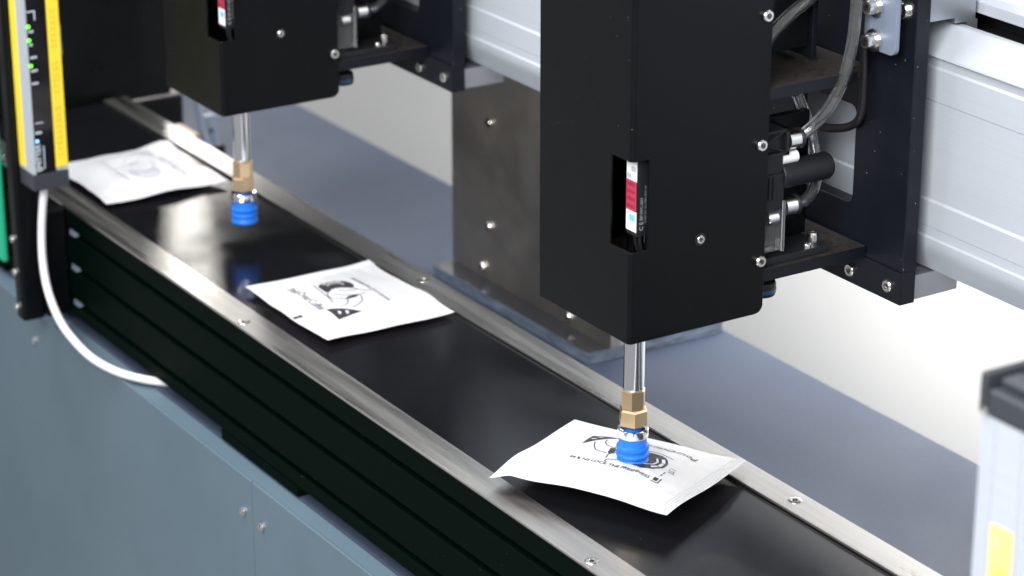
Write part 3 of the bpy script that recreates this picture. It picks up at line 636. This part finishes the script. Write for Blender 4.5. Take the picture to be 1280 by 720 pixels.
for k in range(26):
    z = 0.062 + k * 0.0052
    if k in (9, 10, 17, 18): continue
    for y0 in (-0.1128, -0.1098): box('label_print', 'yellow_print', lc, XF + 0.0005, XF + 0.00065, y0, y0 + 0.0012, z, z + random.uniform(0.0025, 0.0045), 0)
tube('lead', 'white_cable', lc, [(-0.7400, -0.1210, ZC - 0.0150), (-0.7405, -0.1235, 0.018), (-0.7420, -0.1262, -0.012), (-0.7380, -0.1285, -0.0400), (-0.7260, -0.1300, -0.0640), (-0.7060, -0.1290, -0.0850), (-0.6830, -0.1250, -0.0985), (-0.6560, -0.1200, -0.1065), (-0.6250, -0.1120, -0.1092), (-0.5980, -0.0990, -0.1097), (-0.575, -0.080, -0.1097)], 0.0036, 8, 16)
box('clip', 'clear_block', lc, XB + 0.004, XF - 0.006, YBk + 0.0006, YBk + 0.0050, 0.150, 0.178, 0.001)
box('clip', 'clear_block', lc, XB - 0.0105, XB - 0.0006, YA - 0.004, YA + 0.004, 0.125, 0.24, 0.001)
lc2 = None

# right-hand curtain, close to the camera and out of focus
rc = empty('light_curtain', 'blurred silver light curtain with black cap and yellow sticker in the right corner', 'light curtain')
RX, RY = 0.4945, -0.137
prism('housing', 'alu', rc, [(RX - 0.008, RY + 0.0035), (RX - 0.0005, RY + 0.0035), (RX + 0.0005, RY), (RX + 0.0050, RY), (RX + 0.0054, RY + 0.0012), (RX + 0.0066, RY + 0.0012), (RX + 0.0070, RY), (RX + 0.0245, RY), (RX + 0.0249, RY + 0.0012), (RX + 0.0261, RY + 0.0012), (RX + 0.0265, RY), (RX + 0.0300, RY), (RX + 0.0310, RY + 0.003), (RX + 0.045, RY + 0.003), (RX + 0.045, RY + 0.034), (RX - 0.008, RY + 0.034)], 'z', -0.10, 0.2735, 0.0)
cp = empty('end_cap', '', ''); del cp['label']; del cp['category']; cp.parent = rc
box('cap_base', 'grey_plastic', cp, RX - 0.0005, RX + 0.046, RY - 0.0012, RY + 0.035, 0.2737, 0.2880, 0.0022, 3)
box('cap_wall', 'grey_plastic', cp, RX - 0.0090, RX - 0.0035, RY + 0.001, RY + 0.035, 0.2725, 0.2942, 0.0018, 3)
box('cap_ridge', 'grey_plastic', cp, RX + 0.0005, RX + 0.046, RY + 0.006, RY + 0.020, 0.2882, 0.2928, 0.0018, 3)
box('cap_ridge', 'grey_plastic', cp, RX - 0.0030, RX + 0.046, RY + 0.024, RY + 0.035, 0.2882, 0.2955, 0.0018, 3)
socket_screw(cp, (RX - 0.0010, RY - 0.0012, 0.2765), (-0.4, -0.9, 0), 0.0022, 0.0012)
lathe('brass_insert', 'brass', cp, [(0.0030, 0), (0.0030, 0.0012), (0.0014, 0.0013)], (RX + 0.009, RY + 0.030, 0.2955), (0, 0, 1), 16)
stk = box('sticker', 'sticker_yellow', rc, RX + 0.0075, RX + 0.0235, RY - 0.0004, RY, 0.12, 0.2185, 0.0)
box('sticker_symbol', 'tan', stk, RX + 0.0105, RX + 0.0140, RY - 0.0007, RY - 0.0004, 0.2060, 0.2125, 0)
for k in range(4): box('sticker_print', 'yellow_print', stk, RX + 0.0135 + k * 0.0022, RX + 0.0141 + k * 0.0022, RY - 0.0007, RY - 0.0004, 0.17, 0.197, 0)
box('mount_foot', 'black_paint', rc, RX, RX + 0.03, RY + 0.0342, RY + 0.0415, -0.09, -0.02, 0.001)

# ================================================================== FAR END
gp = empty('guard_panel', 'broad black sheet metal panel across the far end of the belt', 'panel')
box('sheet', 'black_paint', gp, -1.0495, -1.048, -0.20, 0.1490, -0.0070, 0.46, 0.0004)
box('folded_edge', 'black_paint', gp, -1.0640, -1.0496, -0.20, 0.1490, -0.0070, -0.0056, 0.0003)
box('foot', 'black_paint', gp, -1.0475, -1.042, -0.20, -0.16, TZ - 0.4, 0.03, 0.0006)
green = box('green_plate', 'green', None, -1.02, -0.906, -0.1010, -0.0962, -0.098, 0.04, 0.001)
tag(green, 'bright green plate showing at the left edge behind the black post', 'plate')

hb = empty('hinge_bracket', 'small grey bracket with a dark hole behind the far end of the belt', 'bracket')
prism('lug', 'bracket_blue', hb, rrect(0.158, 0.176, -0.054, -0.020, 0.004, 4), 'x', -1.005, -0.995, 0.0008)
lathe('bolt_hole', 'dark', hb, [(0.0022, 0), (0.0022, 0.0006)], (-0.995, 0.1675, -0.036), (1, 0, 0), 16)
box('stem', 'black_paint', hb, -1.01, -0.996, 0.160, 0.1835, TZ + 0.0002, -0.0542, 0.001)
tb = box('tan_block', 'tan', None, -1.03, -0.985, 0.112, 0.150, TZ + 0.0002, -0.034, 0.002); tag(tb, 'small tan block beside the rear strip at the far end', 'block')
dm = box('drive_motor', 'black_paint', None, -1.20, -1.075, 0.10, 0.176, TZ + 0.0002, -0.018, 0.004); tag(dm, 'dark motor housing behind the belt under the guard panel', 'motor')
hs = tube('grey_hose', 'bracket_blue', None, [(-0.985, 0.146, 0.09), (-0.985, 0.147, 0.03), (-0.982, 0.150, -0.02), (-0.976, 0.156, -0.06), (-0.97, 0.162, TZ + 0.005)], 0.0042); tag(hs, 'thin grey hose hanging behind the far end of the belt', 'hose')
